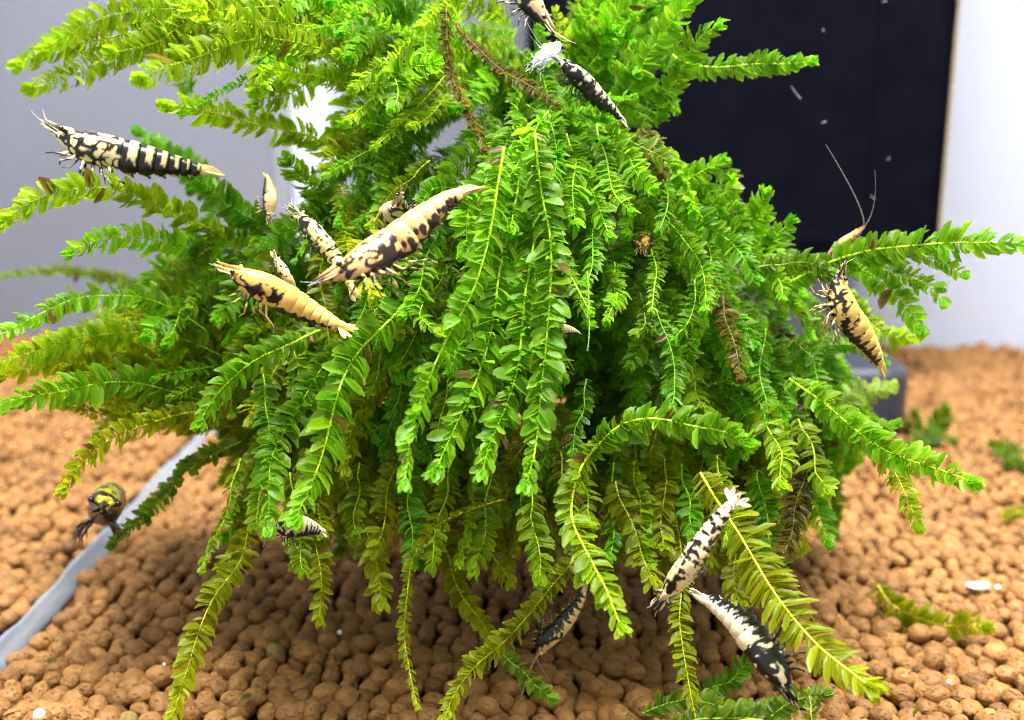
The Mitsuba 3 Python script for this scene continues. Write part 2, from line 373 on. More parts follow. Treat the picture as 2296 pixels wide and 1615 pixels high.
def frond_mesh(pts3, width, pal, roll=0.0, seed=0, spacing=None, tipbud=True, stem_r=0.11, comb=1.0, wr=None, front=False, lod=4):
    # comb: 1 = narrow close-set leaves standing off the stem, 0 = rounder, wider set leaves
    """stem (v,f,c) and list arrays of leaves for one frond; pts3 polyline in mm, width = full width in mm"""
    r = np.random.default_rng(seed)
    L0 = width * 0.47
    spacing = spacing or max(L0 * (0.165 * comb + 0.36 * (1 - comb)) if wr is None else L0 * wr * 0.46, 0.2)
    c3 = spline(pts3, 90)
    tt = np.linspace(0, 1, 90)[:, None]
    c3 = c3 + width * 0.075 * np.sin(tt * r.uniform(5, 11, (1, 3)) + r.uniform(0, 6, (1, 3))) * np.minimum(tt * 4, 1)
    seg = np.r_[0, np.cumsum(np.linalg.norm(np.diff(c3, axis=0), axis=1))]
    total = seg[-1]
    n_ = max(6, int(total / spacing))
    at = np.linspace(0.0, total * 0.995, n_)
    P = np.stack([np.interp(at, seg, c3[:, k]) for k in range(3)], 1)
    tg = np.gradient(c3, axis=0); tg /= np.linalg.norm(tg, axis=1, keepdims=True)
    Tn = np.stack([np.interp(at, seg, tg[:, k]) for k in range(3)], 1); Tn /= np.linalg.norm(Tn, axis=1, keepdims=True)
    view = CAM - P; view /= np.linalg.norm(view, axis=1, keepdims=True)
    Nn = view - (view * Tn).sum(1, keepdims=True) * Tn; Nn /= np.linalg.norm(Nn, axis=1, keepdims=True) + 1e-9
    Sn = np.cross(Tn, Nn)
    frac = at / total
    ph = roll + 0.35 * np.sin(frac * 3.1 + r.uniform(0, 6)) + 0.12 * r.normal(size=n_)
    S2 = Sn * np.cos(ph)[:, None] + Nn * np.sin(ph)[:, None]
    N2 = -Sn * np.sin(ph)[:, None] + Nn * np.cos(ph)[:, None]
    taper = np.clip(np.minimum(0.62 + frac * 3.0, 1.0), 0, 1) * (1 - 0.42 * np.clip((frac - 0.72) / 0.28, 0, 1) ** 1.4)
    leaf, rim, stem = (np.array(x) for x in PAL[pal])
    out = []
    fh = r.normal() * 0.10
    for side in ((1, -1, 0) if front else (1, -1)):
        jit = r.normal(size=n_)
        ang = np.radians(72 - 30 * np.clip((frac - 0.66) / 0.34, 0, 1) + 9 * r.normal(size=n_))
        lift = 0.22 * r.normal(size=n_) + 0.12
        off = (0.5 if side < 0 else 0.0) * spacing
        D = np.cos(ang)[:, None] * Tn + side * np.sin(ang)[:, None] * S2 + lift[:, None] * N2
        if side == 0:
            wob = 0.8 * r.normal(size=n_)[:, None]
            D = 0.75 * Tn + 0.55 * N2 + wob * S2
        D /= np.linalg.norm(D, axis=1, keepdims=True)
        A = np.cross(N2 if side else np.cross(S2, D), D) if side else S2 - (S2 * D).sum(1, keepdims=True) * D; A /= np.linalg.norm(A, axis=1, keepdims=True)
        NN = np.cross(D, A)
        tilt = side * (0.52 * comb + 0.85 * (1 - comb) + 0.28 * r.normal(size=n_))
        A2 = A * np.cos(tilt)[:, None] + NN * np.sin(tilt)[:, None]; NN2 = np.cross(D, A2)
        L = L0 * taper * (1 + 0.17 * jit) * np.where(r.random(n_) < 0.07, 0.55, 1.0); W = L * np.clip(r.normal(wr or (0.42 * comb + 0.58 * (1 - comb)), 0.06, n_), 0.2, 0.85)
        if side == 0: L, W = L * 0.62, W * 0.85
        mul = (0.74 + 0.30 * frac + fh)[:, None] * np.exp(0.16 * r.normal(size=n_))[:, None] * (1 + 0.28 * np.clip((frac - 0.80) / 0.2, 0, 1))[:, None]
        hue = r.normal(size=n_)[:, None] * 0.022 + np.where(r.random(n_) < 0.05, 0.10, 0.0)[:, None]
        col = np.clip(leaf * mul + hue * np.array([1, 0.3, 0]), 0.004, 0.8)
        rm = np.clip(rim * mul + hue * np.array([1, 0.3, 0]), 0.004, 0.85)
        old = r.random(n_) < 0.012
        col[old] = [0.20, 0.12, 0.02]; rm[old] = [0.30, 0.20, 0.05]
        curl = np.clip(r.normal(0.75, 0.4, n_), -0.3, 1.6); cup = np.clip(r.normal(0.5, 0.22, n_), -0.2, 1.0)
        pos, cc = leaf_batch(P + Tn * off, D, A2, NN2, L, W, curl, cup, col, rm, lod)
        thin = (r.random(n_) < 0.45) if side == 0 else np.zeros(n_, bool)
        miss = r.random(n_) > 0.02 + 0.30 * (np.sin(frac * r.uniform(9, 20) + r.uniform(0, 6)) > 0.86)
        miss &= ~thin
        out.append((pos[miss], cc[miss]))
    if tipbud:  # closed young leaves at the growing tip
        k = 7; e = np.arange(k) * 2.4
        Te, Se, Ne = Tn[-1], S2[-1], N2[-1]
        D = Te + 0.30 * (np.cos(e)[:, None] * Se + np.sin(e)[:, None] * Ne); D /= np.linalg.norm(D, axis=1, keepdims=True)
        A = np.cross(np.cos(e)[:, None] * Se + np.sin(e)[:, None] * Ne, D); A /= np.linalg.norm(A, axis=1, keepdims=True)
        tipc = np.array([leaf[0] * 1.2 + 0.01, leaf[1] * 1.15 + 0.02, leaf[2] + 0.012])
        pos, cc = leaf_batch(np.tile(P[-1] - Te * L0 * 0.25, (k, 1)), D, A, np.cross(D, A), np.full(k, L0 * 0.75), np.full(k, L0 * 0.42), np.full(k, -0.3), np.full(k, 0.5), np.tile(tipc, (k, 1)), np.tile(tipc * 1.25, (k, 1)), lod)
        out.append((pos, cc))
    sv, sf = tube(c3[::2], stem_r * np.linspace(1.15, 0.6, 45), 5)
    stem = stem if stem_r > 0.1 and pal in 'YO' else stem * 0.75 + leaf * 0.3 if stem_r > 0.1 else stem * 0.45 + leaf * 0.5
    sc = np.clip(np.tile(stem, (len(sv), 1)) * (1 + 0.15 * r.normal(size=(len(sv), 1))), 0.005, 0.9)
    return (sv, sf, sc), np.concatenate([o[0] for o in out]), np.concatenate([o[1] for o in out])


def leaves_to_mesh(pos, cc):
    n_ = len(pos)
    k_ = pos.shape[1]
    f = (leaf_faces(k_ // 3)[None] + (np.arange(n_) * k_)[:, None, None]).reshape(-1, 3)
    return pos.reshape(-1, 3), f, cc.reshape(-1, 3)


def px_frond(pp, w, d, pal, **kw):
    """pp: picture positions base -> tip; w full width in picture units; d depth or (base, tip)"""
    pp = np.asarray(pp, float)
    d0, d1 = (d, d) if np.isscalar(d) else d
    t = np.r_[0, np.cumsum(np.linalg.norm(np.diff(pp, axis=0), axis=1))]; t /= t[-1]
    dd = d0 + (d1 - d0) * t
    lim = floor_zc(np.maximum(pp[:, 1], 760.0), 1.5) - 1.0
    dd = np.where(pp[:, 1] > 760, np.minimum(dd, lim), dd)
    return frond_mesh(unproj(pp[:, 0], pp[:, 1], dd), w * np.mean(dd) / F, pal, **kw)


# (points base -> tip, width, depth (base, tip), palette, roll, hero)
FR = [
    # upper left, near and soft
    ([(620, 15), (430, 20), (230, 45), (100, 105)], 84, (90, 74), 'Y', 0.1, 0),
    ([(480, 60), (300, 70), (170, 95), (30, 150)], 92, (90, 74), 'Y', 0.3, 0),
    ([(520, 120), (350, 110), (200, 150), (60, 200)], 84, (92, 75), 'Y', -0.3, 0),
    ([(720, 110), (560, 90), (420, 130), (325, 180)], 104, (92, 75), 'Y', 0.2, 0),
    ([(560, 30), (420, 60), (330, 100), (260, 110)], 96, (92, 78), 'Y', 0.0, 0),
    ([(690, 60), (580, 50), (470, 30), (380, -20)], 96, (92, 80), 'Y', 0.5, 0),
    ([(650, 130), (560, 170), (470, 220), (405, 262)], 34, (102, 98), 'G', 1.1, 0),
    ([(790, 385), (700, 310), (600, 280), (490, 255), (366, 242)], 80, (108, 97), 'Y', 0.1, 1),
    ([(500, 470), (430, 390), (370, 340), (315, 298)], 84, (118, 126), 'G', 0.4, 0),
    ([(540, 560), (430, 490), (320, 440), (220, 425), (110, 440), (0, 492)], 92, (106, 92), 'Y', 0.3, 0),
    ([(660, 580), (560, 490), (480, 430), (420, 400)], 84, (108, 102), 'G', -0.3, 0),
    ([(510, 600), (400, 550), (290, 530), (160, 572)], 74, (108, 96), 'V', 0.2, 0),
    ([(340, 650), (230, 620), (110, 610), (-20, 622)], 44, (150, 156), 'P', 0.9, 0),
    ([(460, 740), (310, 670), (180, 668), (60, 710), (-30, 765)], 78, (106, 94), 'V', -0.3, 0),
    ([(500, 800), (340, 745), (200, 760), (80, 785), (-20, 812)], 78, (108, 98), 'Y', 0.2, 0),
    ([(520, 860), (320, 815), (160, 815), (-10, 850)], 84, (110, 100), 'O', 0.4, 0),
    ([(520, 910), (350, 875), (190, 862), (60, 890), (-30, 940)], 96, (106, 94), 'V', -0.1, 0),
    ([(520, 940), (400, 925), (300, 960), (220, 1010), (140, 1100)], 70, (106, 92), 'O', 0.5, 0),
    ([(540, 990), (440, 1045), (345, 1130), (250, 1228)], 58, (106, 104), 'D', 0.7, 0),
    ([(470, 960), (400, 950), (330, 930), (260, 935)], 70, (110, 104), 'O', 0.2, 0),
    # lower left hanging
    ([(590, 980), (560, 1130), (540, 1240), (480, 1350), (430, 1480), (370, 1625)], 82, (104, 88), 'O', 0.5, 0),
    ([(560, 1080), (545, 1180), (520, 1260), (500, 1320)], 78, (108, 100), 'O', -0.5, 0),
    ([(720, 740), (590, 800), (500, 870), (455, 945)], 82, (98, 90), 'V', 0.2, 1),
    ([(930, 660), (820, 780), (745, 930), (700, 1060), (665, 1160)], 112, (92, 82), 'V', 0.15, 1),
    ([(800, 760), (670, 900), (615, 1040), (592, 1190)], 88, (96, 86), 'V', -0.2, 0),
    ([(700, 1080), (710, 1220), (722, 1395)], 66, (98, 92), 'O', 0.3, 0),
    ([(650, 1060), (665, 1180), (685, 1280)], 72, (98, 92), 'Y', 0.0, 0),
    ([(770, 1060), (815, 1190), (850, 1290), (862, 1355)], 88, (100, 94), 'O', 0.2, 0),
    ([(590, 840), (600, 960), (590, 1080)], 70, (98, 94), 'G', 0.3, 0),
    # centre
    ([(1130, 330), (1105, 470), (1060, 640), (1000, 760), (950, 900), (920, 1010), (908, 1090)], 92, (88, 80), 'V', 0.45, 1),
    ([(1165, 400), (1135, 560), (1110, 700), (1060, 860), (1015, 970), (980, 1060)], 112, (90, 83), 'V', 0.05, 1),
    ([(1205, 430), (1190, 600), (1170, 780), (1130, 900), (1095, 1000), (1082, 1075)], 100, (90, 84), 'V', -0.1, 1),
    ([(1200, 300), (1215, 430), (1230, 560), (1225, 700), (1215, 850), (1210, 980), (1185, 1100)], 98, (89, 83), 'V', 0.0, 1),
    ([(1180, 270), (1110, 370), (1060, 470), (1035, 570)], 104, (94, 88), 'V', 0.2, 0),
    ([(1230, 250), (1180, 330), (1150, 430), (1140, 520)], 90, (93, 88), 'V', -0.3, 0),
    ([(1235, 540), (1285, 625), (1320, 700)], 50, (90, 84), 'V', 0.2, 0),
    ([(1316, 610), (1322, 700), (1316, 785)], 18, (90, 88), 'G', 1.3, 0),
    ([(1315, 850), (1303, 930), (1280, 1015)], 56, (95, 92), 'G', 0.0, 0),
    ([(1270, 300), (1290, 400), (1280, 500)], 90, (98, 92), 'V', 0.3, 0),
    ([(960, 780), (850, 860), (790, 960), (770, 1060)], 84, (100, 94), 'O', 0.5, 0),
    # bottom fringe
    ([(1190, 1090), (1200, 1200), (1214, 1302)], 78, (94, 90), 'Y', 0.4, 0),
    ([(1350, 985), (1292, 1070), (1288, 1150), (1318, 1255), (1360, 1340), (1402, 1418)], 96, (88, 80), 'Y', 0.7, 1),
    ([(1325, 1020), (1400, 955), (1500, 942), (1600, 962), (1685, 1000)], 96, (88, 82), 'V', 0.1, 1),
    ([(1130, 1120), (1040, 1150), (960, 1200), (915, 1280), (905, 1400), (920, 1500), (940, 1590)], 46, (96, 88), 'O', 1.1, 0),
    ([(980, 1200), (1030, 1310), (1080, 1400), (1115, 1455)], 80, (102, 98), 'O', 0.3, 0),
    ([(1050, 1150), (1105, 1245), (1145, 1310)], 66, (102, 98), 'O', 0.2, 0),
    ([(1320, 1210), (1230, 1330), (1130, 1430), (1060, 1500), (1000, 1620)], 66, (96, 88), 'O', 0.2, 0),
    ([(1120, 1460), (1190, 1525), (1235, 1570)], 54, (98, 96), 'D', 0.2, 0),
    ([(1380, 1080), (1410, 1170), (1450, 1260), (1480, 1330)], 84, (98, 94), 'O', 0.3, 0),
    ([(1500, 1100), (1530, 1250), (1520, 1400), (1540, 1520), (1565, 1625)], 62, (100, 88), 'O', 0.6, 0),
    ([(1570, 1060), (1650, 1190), (1725, 1300), (1800, 1390), (1880, 1490), (1950, 1560)], 136, (90, 78), 'O', 0.15, 1),
    ([(1650, 1140), (1645, 1260), (1665, 1350)], 80, (102, 98), 'O', 0.2, 0),
    ([(1600, 1060), (1570, 1150), (1580, 1260)], 84, (104, 98), 'O', -0.2, 0),
    ([(1800, 960), (1805, 1060), (1785, 1150), (1748, 1245)], 74, (100, 92), 'B', 0.4, 0),
    ([(1770, 850), (1890, 940), (2000, 1010), (2100, 1050), (2188, 1088)], 92, (98, 84), 'V', 0.2, 1),
    ([(1840, 890), (1950, 1000), (2015, 1080), (2064, 1178)], 66, (100, 90), 'Y', 0.0, 0),
    ([(1880, 940), (1960, 960), (2012, 948)], 56, (106, 104), 'V', 0.1, 0),
    ([(1860, 910), (1930, 880), (1992, 868)], 74, (112, 118), 'P', 0.2, 0),
    ([(1790, 940), (1830, 1040), (1850, 1110)], 80, (100, 94), 'Y', 0.3, 0),
    ([(1700, 900), (1740, 990), (1760, 1090)], 80, (98, 92), 'Y', -0.2, 0),
    ([(1690, 1060), (1740, 1150), (1790, 1230)], 90, (104, 100), 'O', 0.1, 0),
    # right
    ([(1760, 640), (1880, 585), (2000, 552), (2150, 540), (2320, 562)], 92, (104, 94), 'V', 0.2, 1),
    ([(1950, 580), (2030, 625), (2085, 640), (2118, 680)], 58, (102, 98), 'V', 0.0, 0),
    ([(2050, 560), (2110, 590), (2160, 615)], 48, (100, 97), 'V', 0.1, 0),
    ([(1900, 590), (1980, 640), (2040, 680), (2066, 742)], 78, (104, 100), 'V', 0.3, 0),
    ([(1890, 650), (1950, 720), (2010, 760), (2060, 748)], 70, (108, 108), 'Y', 0.2, 0),
    ([(1850, 770), (1930, 780), (1988, 815)], 48, (114, 114), 'G', 0.3, 0),
    ([(1700, 600), (1780, 590), (1870, 610)], 60, (100, 98), 'D', 0.3, 0),
    # top right
    ([(1470, 40), (1520, 130), (1620, 155), (1730, 142), (1828, 134)], 64, (104, 100), 'V', 0.1, 1),
    ([(1470, 270), (1525, 150), (1570, 95), (1612, 62)], 78, (104, 98), 'V', 0.2, 0),
    ([(1370, 260), (1440, 150), (1500, 60), (1560, -20)], 96, (104, 98), 'V', 0.0, 0),
    ([(1320, 150), (1370, 70), (1420, -10)], 80, (106, 102), 'V', 0.2, 0),
    ([(1290, 120), (1320, 50), (1340, -20)], 80, (108, 104), 'V', 0.3, 0),
    ([(1410, 180), (1470, 205), (1512, 245)], 50, (104, 102), 'V', 0.1, 0),
    ([(1430, 230), (1460, 270), (1490, 262)], 44, (106, 104), 'V', 0.1, 0),
    ([(1460, 450), (1550, 395), (1618, 362)], 66, (104, 102), 'V', 0.1, 0),
    ([(1560, 500), (1620, 440), (1640, 400)], 66, (104, 100), 'V', 0.3, 0),
    ([(1620, 560), (1700, 480), (1720, 430)], 74, (104, 100), 'V', 0.2, 0),
    ([(1680, 620), (1740, 540), (1768, 500)], 70, (104, 102), 'G', 0.2, 0),
    # top middle
    ([(810, 200), (890, 170), (980, 132)], 84, (98, 90), 'V', 0.2, 0),
    ([(860, 130), (890, 190), (880, 240)], 60, (96, 92), 'V', 0.2, 0),
    ([(800, 140), (785, 240), (760, 330)], 84, (108, 104), 'Y', 0.1, 0),
    ([(700, 180), (640, 210), (565, 235)], 84, (106, 100), 'Y', 0.2, 0),
    ([(800, 550), (735, 470), (690, 410), (652, 368)], 96, (106, 98), 'D', 0.1, 0),
    ([(640, 60), (600, 130), (570, 200)], 80, (102, 96), 'Y', 0.2, 0),
    ([(1000, 20), (1010, 140), (1048, 250), (1082, 340)], 56, (98, 92), 'B', 0.9, 0),
    ([(1020, 50), (1090, 130), (1190, 195), (1250, 235)], 52, (98, 93), 'B', 0.9, 0),
    ([(1440, 290), (1470, 330), (1480, 390)], 60, (100, 96), 'B', 0.3, 0),
    ([(1620, 660), (1640, 760), (1660, 850)], 60, (98, 92), 'B', 0.6, 0),
    # on the pellets at the bottom edge
    ([(1440, 1600), (1560, 1575), (1690, 1590), (1800, 1570)], 66, (94, 94), 'D', 0.3, 0),
    ([(1560, 1560), (1640, 1520), (1700, 1480)], 60, (100, 100), 'G', 0.5, 0),
    ([(1700, 1640), (1770, 1580), (1850, 1555)], 66, (92, 94), 'D', 0.2, 0),
    ([(1480, 1640), (1600, 1610), (1740, 1630)], 66, (84, 84), 'D', 0.2, 0),
    ([(1830, 1660), (1820, 1600), (1810, 1555)], 44, (88, 89), 'P', 0.2, 0),
]


r_f = np.random.default_rng(3)
for x in range(560, 1840, 62):   # short strands hanging along the lower rim of the clump
    x0 = x + r_f.uniform(-25, 25); dx = (x0 - 1180) * 0.10 + r_f.uniform(-45, 45); ln = r_f.uniform(150, 270); y0 = r_f.uniform(985, 1060)
    FR.append(([(x0, y0), (x0 + dx * 0.3, y0 + ln * 0.4), (x0 + dx, y0 + ln)], r_f.uniform(56, 84), (100, 95), str(r_f.choice(['O', 'Y', 'O', 'G'])), r_f.normal() * 0.5, 0))


def inside(poly, x, y):
    poly = np.asarray(poly, float); c = False
    for (x0, y0), (x1, y1) in zip(poly, np.roll(poly, -1, 0)):
        if (y0 > y) != (y1 > y) and x < (x1 - x0) * (y - y0) / (y1 - y0) + x0: c = not c
    return c


CORE = [(770, 250), (960, 205), (1060, 120), (1200, 190), (1330, 180), (1470, 260), (1480, 330), (1620, 430), (1740, 510), (1770, 600), (1840, 650), (1860, 790), (1930, 880), (1940, 980), (1830, 1050), (1640, 1030), (1420, 1100), (1250, 1110), (1000, 1110), (700, 1080), (540, 1010), (420, 960), (280, 890), (240, 790), (290, 660), (380, 570), (450, 480), (520, 460), (600, 520), (690, 440), (740, 340)]
TOPL = [(260, -40), (1060, -40), (1050, 150), (960, 190), (770, 210), (690, 180), (570, 210), (540, 120), (420, 110), (340, 160), (260, 110)]
TOPR = [(1090, 60), (1150, 40), (1260, 120), (1320, -40), (1570, -40), (1560, 60), (1490, 130), (1470, 250), (1330, 200), (1160, 190)]
FRINGE = [(540, 1010), (700, 1080), (1000, 1100), (1420, 1080), (1640, 1020), (1850, 1040), (1830, 1190), (1620, 1280), (1300, 1270), (1000, 1280), (700, 1260), (550, 1160)]
LEFT = [(330, 660), (480, 640), (560, 900), (520, 1010), (380, 960), (180, 940), (60, 900), (40, 800), (140, 740)]
RIGHT = [(1640, 820), (1850, 800), (1960, 940), (1900, 1080), (1790, 1160), (1640, 1080)]
HOLES = [[(640, 230), (750, 190), (745, 310), (690, 370), (630, 380)], [(960, 270), (1050, 250), (1060, 300), (990, 370), (965, 350)], [(1255, 420), (1335, 400), (1330, 470), (1260, 480)],
         [(1290, 740), (1380, 720), (1420, 850), (1320, 1000), (1270, 900)]]


def dome(x, y):
    r2 = ((x - 1180) / 900.0) ** 2 + ((y - 620) / 640.0) ** 2
    return 119 - 28 * math.sqrt(max(0.0, 1 - r2))


filler = []
rf = np.random.default_rng(21)


def scatter(poly, count, kind):
    xs, ys = np.array(poly).T
    done = 0
    while done < count:
        x, y = rf.uniform(xs.min(), xs.max()), rf.uniform(ys.min(), ys.max())
        if not inside(poly, x, y): continue
        done += 1
        dx, dy = (x - 1160) / 700.0, (y - 380) / 500.0
        if kind == 'fringe': dx, dy = dx * 0.35, 1.0
        elif kind == 'topl': dx, dy = -1.0 + 0.4 * rf.normal(), 0.25 + 0.5 * rf.normal()
        elif kind == 'left': dx, dy = -1.0, 0.12 + 0.2 * rf.normal()
        elif kind == 'topr': dx, dy = 0.5 + 0.5 * rf.normal(), -0.8 + 0.3 * rf.normal()
        else:
            dy += 0.35 + (0.25 if y > 600 else 0)
        a = math.atan2(dy, dx) + 0.42 * rf.normal()
        ln = rf.uniform(120, 260) * (0.8 if kind == 'topr' else 1)
        bend = 0.4 * rf.normal()
        q = []
        for t in (-0.5, -0.17, 0.17, 0.5):
            aa = a + bend * t + (0.5 * (t + 0.5) * (1 if math.cos(a) > 0 else -1) if kind != 'topr' else 0) * 0.5
            q.append((x + math.cos(aa) * ln * t, y + math.sin(aa) * ln * t))
        tip, base = q[-1], q[0]
        if any(inside(h, *pt) for h in HOLES[:3] for pt in q): continue
        deep = any(inside(HOLES[3], *pt) for pt in q)
        polys = (CORE, TOPL, TOPR, FRINGE, LEFT, RIGHT)
        if not any(inside(pl, *tip) for pl in polys) and rf.random() < 0.93: continue
        if not any(inside(pl, *base) for pl in polys) and rf.random() < 0.9: continue
        back = rf.uniform(0, 1) ** 1.2 * 24 if not deep else rf.uniform(18, 26)
        d0 = (dome(*base) if kind == 'core' else {'fringe': 106, 'topl': 101, 'topr': 108, 'left': 108}[kind]) + back + 3
        d1 = (dome(*tip) if kind == 'core' else {'fringe': 101, 'topl': 95, 'topr': 104, 'left': 103}[kind]) + back
        d1 -= rf.uniform(0, 5)
        if y > 1000 or (x < 650 and y > 700): pal = rf.choice(['O', 'O', 'Y', 'D', 'G'], p=[.5, .1, .2, .1, .1])
        elif kind == 'topl': pal = rf.choice(['Y', 'V', 'G'], p=[.55, .3, .15])
        elif x < 1000: pal = rf.choice(['Y', 'V', 'G', 'O', 'D'], p=[.2, .3, .3, .12, .08])
        else: pal = rf.choice(['V', 'G', 'D', 'Y', 'B'], p=[.46, .36, .1, .06, .02])
        filler.append((back, q, rf.uniform(44, 84), (d0, d1), str(pal), rf.normal() * 0.5))


scatter(CORE, 760, 'core')
scatter(TOPL, 150, 'topl')
scatter(TOPR, 80, 'topr')
scatter(FRINGE, 230, 'fringe')
scatter(LEFT, 90, 'left')
scatter(RIGHT, 60, 'core')
filler.sort(key=lambda t: t[0])
tag('moss_clump', 'big bushy green moss clump with drooping leafy fronds over brown pellets', 'moss')
leaf_total = 0
mass = []
num = 0


def frond_key(i): return 'moss_clump__frond' + (f'_{i:03d}' if i else '')


for k, (pp, w, d, pal, roll, hero) in enumerate(FR):
    st, pos, cc = px_frond(pp, w, d, pal, roll=roll, seed=100 + k, stem_r=0.12 if hero else 0.075, comb=0.85 if 29 <= k <= 35 or 22 <= k <= 24 else 1.0, front=k in (24, 30, 31, 32, 33, 34, 42, 54), wr=0.19 if w >= 130 else None)
    key = frond_key(num); num += 1
    emit(key, st[:2], 'moss_stem', True, st[2])
    if pal == 'B': tag(key, 'brown withered frond')
    if hero and leaf_total < 300:
        z = ((pos.mean(1) - CAM) @ FW); take = np.sort(np.argsort(z)[: min(34, 300 - leaf_total)])
        for q_, li in enumerate(take):
            v, f, c = leaves_to_mesh(pos[li:li + 1], cc[li:li + 1])
            emit(key + '__leaf' + (f'_{q_:03d}' if q_ else ''), (v, f), 'moss_leaf', True, c)
        leaf_total += len(take)
        m_ = np.ones(len(pos), bool); m_[take] = False
        pos, cc = pos[m_], cc[m_]
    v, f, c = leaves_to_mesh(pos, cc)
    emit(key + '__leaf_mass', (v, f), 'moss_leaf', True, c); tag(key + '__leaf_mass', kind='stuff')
for k, (back, pp, w, d, pal, roll) in enumerate(filler):
    st, pos, cc = px_frond(pp, w, d, pal, roll=roll, seed=1000 + k, stem_r=0.065, lod=3)
    lm = leaves_to_mesh(pos, cc)
    if num < 290:
        key = frond_key(num); num += 1
        emit(key, st[:2], 'moss_stem', True, st[2])
        emit(key + '__leaf_mass', lm[:2], 'moss_leaf', True, lm[2]); tag(key + '__leaf_mass', kind='stuff')
    else:
        mass.append(lm)
if mass:
    v, f, c = join(mass)
    emit('moss_clump__frond_mass', (v, f), 'moss_leaf', True, c); tag('moss_clump__frond_mass', kind='stuff')
# unseen core added to block light and sight through the clump
core = trimesh.creation.icosphere(subdivisions=4)
v = np.array(core.vertices); r = 1 + 0.5 * (meshkit.fbm(v * 2.2 + 3, 4, 2) - 0.5)
v = v * r[:, None] * np.array([23, 11, 12.5]) + unproj(1180, 640, 128)
cc = np.array([0.05, 0.085, 0.010]) * (0.6 + meshkit.noise(v * 0.6, 4))[:, None]
emit('moss_clump__hidden_core', (v, np.array(core.faces)), 'moss_stem', True, cc)


def sprig(name, list_, label):
    key = numbered(name)
    tag(key, label, 'moss')
    for q_, (pp, w, d, pal, roll) in enumerate(list_):
        st, pos, cc = px_frond(pp, w, d, pal, roll=roll, seed=5000 + q_ + counts[name] * 20)
        e = f'_{q_:03d}' if q_ else ''
        emit(f'{key}__stem{e}', st[:2], 'moss_stem', True, st[2])
        v, f, c = leaves_to_mesh(pos, cc)
        emit(f'{key}__leaf_mass{e}', (v, f), 'moss_leaf', True, c); tag(f'{key}__leaf_mass{e}', kind='stuff')


fz = lambda y, up: float(floor_zc(y, up))
sprig('moss_sprig', [([(1968, 1312), (2030, 1375), (2115, 1398), (2222, 1412)], 74, (fz(1330, 3), fz(1412, 3)), 'O', 0.2)], 'single loose olive moss sprig lying on the pellets')
sprig('moss_tuft', [([(2090, 1000), (2100, 960), (2125, 920)], 60, (184, 182), 'D', 0.2), ([(2080, 1000), (2060, 960), (2050, 930)], 60, (184, 184), 'D', 0.3), ([(2040, 1000), (2080, 985), (2140, 985)], 50, (182, 182), 'D', 0.3)], 'blurred green moss tuft on the pellets beside the grey block')
sprig('moss_tuft', [([(2296, 1020), (2260, 1005), (2225, 1000)], 50, (178, 178), 'D', 0.3), ([(2310, 1060), (2270, 1040), (2240, 1010)], 50, (172, 174), 'D', 0.3)], 'dark blurred moss bits at the right rim of the pellets')
sprig('moss_tuft', [([(2310, 1165), (2280, 1150), (2255, 1160)], 44, (150, 150), 'O', 0.3)], 'tiny olive moss scrap in front of the dark blurred bits')

# ------------------------------------------------------------------ shrimps
SEG = [0.45, 0.545, 0.63, 0.705, 0.77, 0.825, 0.885]


def prof_top(s):
    return np.interp(s, [0, .05, .10, .15, .20, .28, .36, .44, .5, .58, .66, .74, .82, .89, .94], [.012, .020, .030, .047, .064, .084, .093, .090, .088, .080, .069, .057, .045, .032, .026])


def prof_bot(s):
    return np.interp(s, [0, .05, .10, .15, .20, .28, .36, .44, .5, .58, .66, .74, .82, .89, .94], [-.004, -.010, -.030, -.055, -.078, -.098, -.102, -.088, -.086, -.078, -.064, -.048, -.034, -.022, -.018])


def hull_chain(pts, rad, n=10):
    out = m3.Manifold()
    for k in range(len(pts) - 1):
        a = m3.Manifold.sphere(rad[k], n).translate(list(map(float, pts[k]))); b = m3.Manifold.sphere(rad[k + 1], n).translate(list(map(float, pts[k + 1])))
        out = out + m3.Manifold.batch_hull([a, b])
    return out


def blade(p0, p1, w, t, n=12):
    """flat paddle from p0 to p1"""
    p0, p1 = np.array(p0, float), np.array(p1, float)
    sph = []
    for tt, ww in ((0.0, .35), (0.35, .85), (0.7, 1.0), (0.93, .6), (1.0, .25)):
        c = p0 + (p1 - p0) * tt
        sph.append(m3.Manifold.sphere(1.0, n).scale([w * 0.35, t, w * ww]).rotate([0, math.degrees(math.atan2(-(p1 - p0)[2], (p1 - p0)[0])) * 0, 0]).translate(c.tolist()))
    return m3.Manifold.batch_hull(sph)


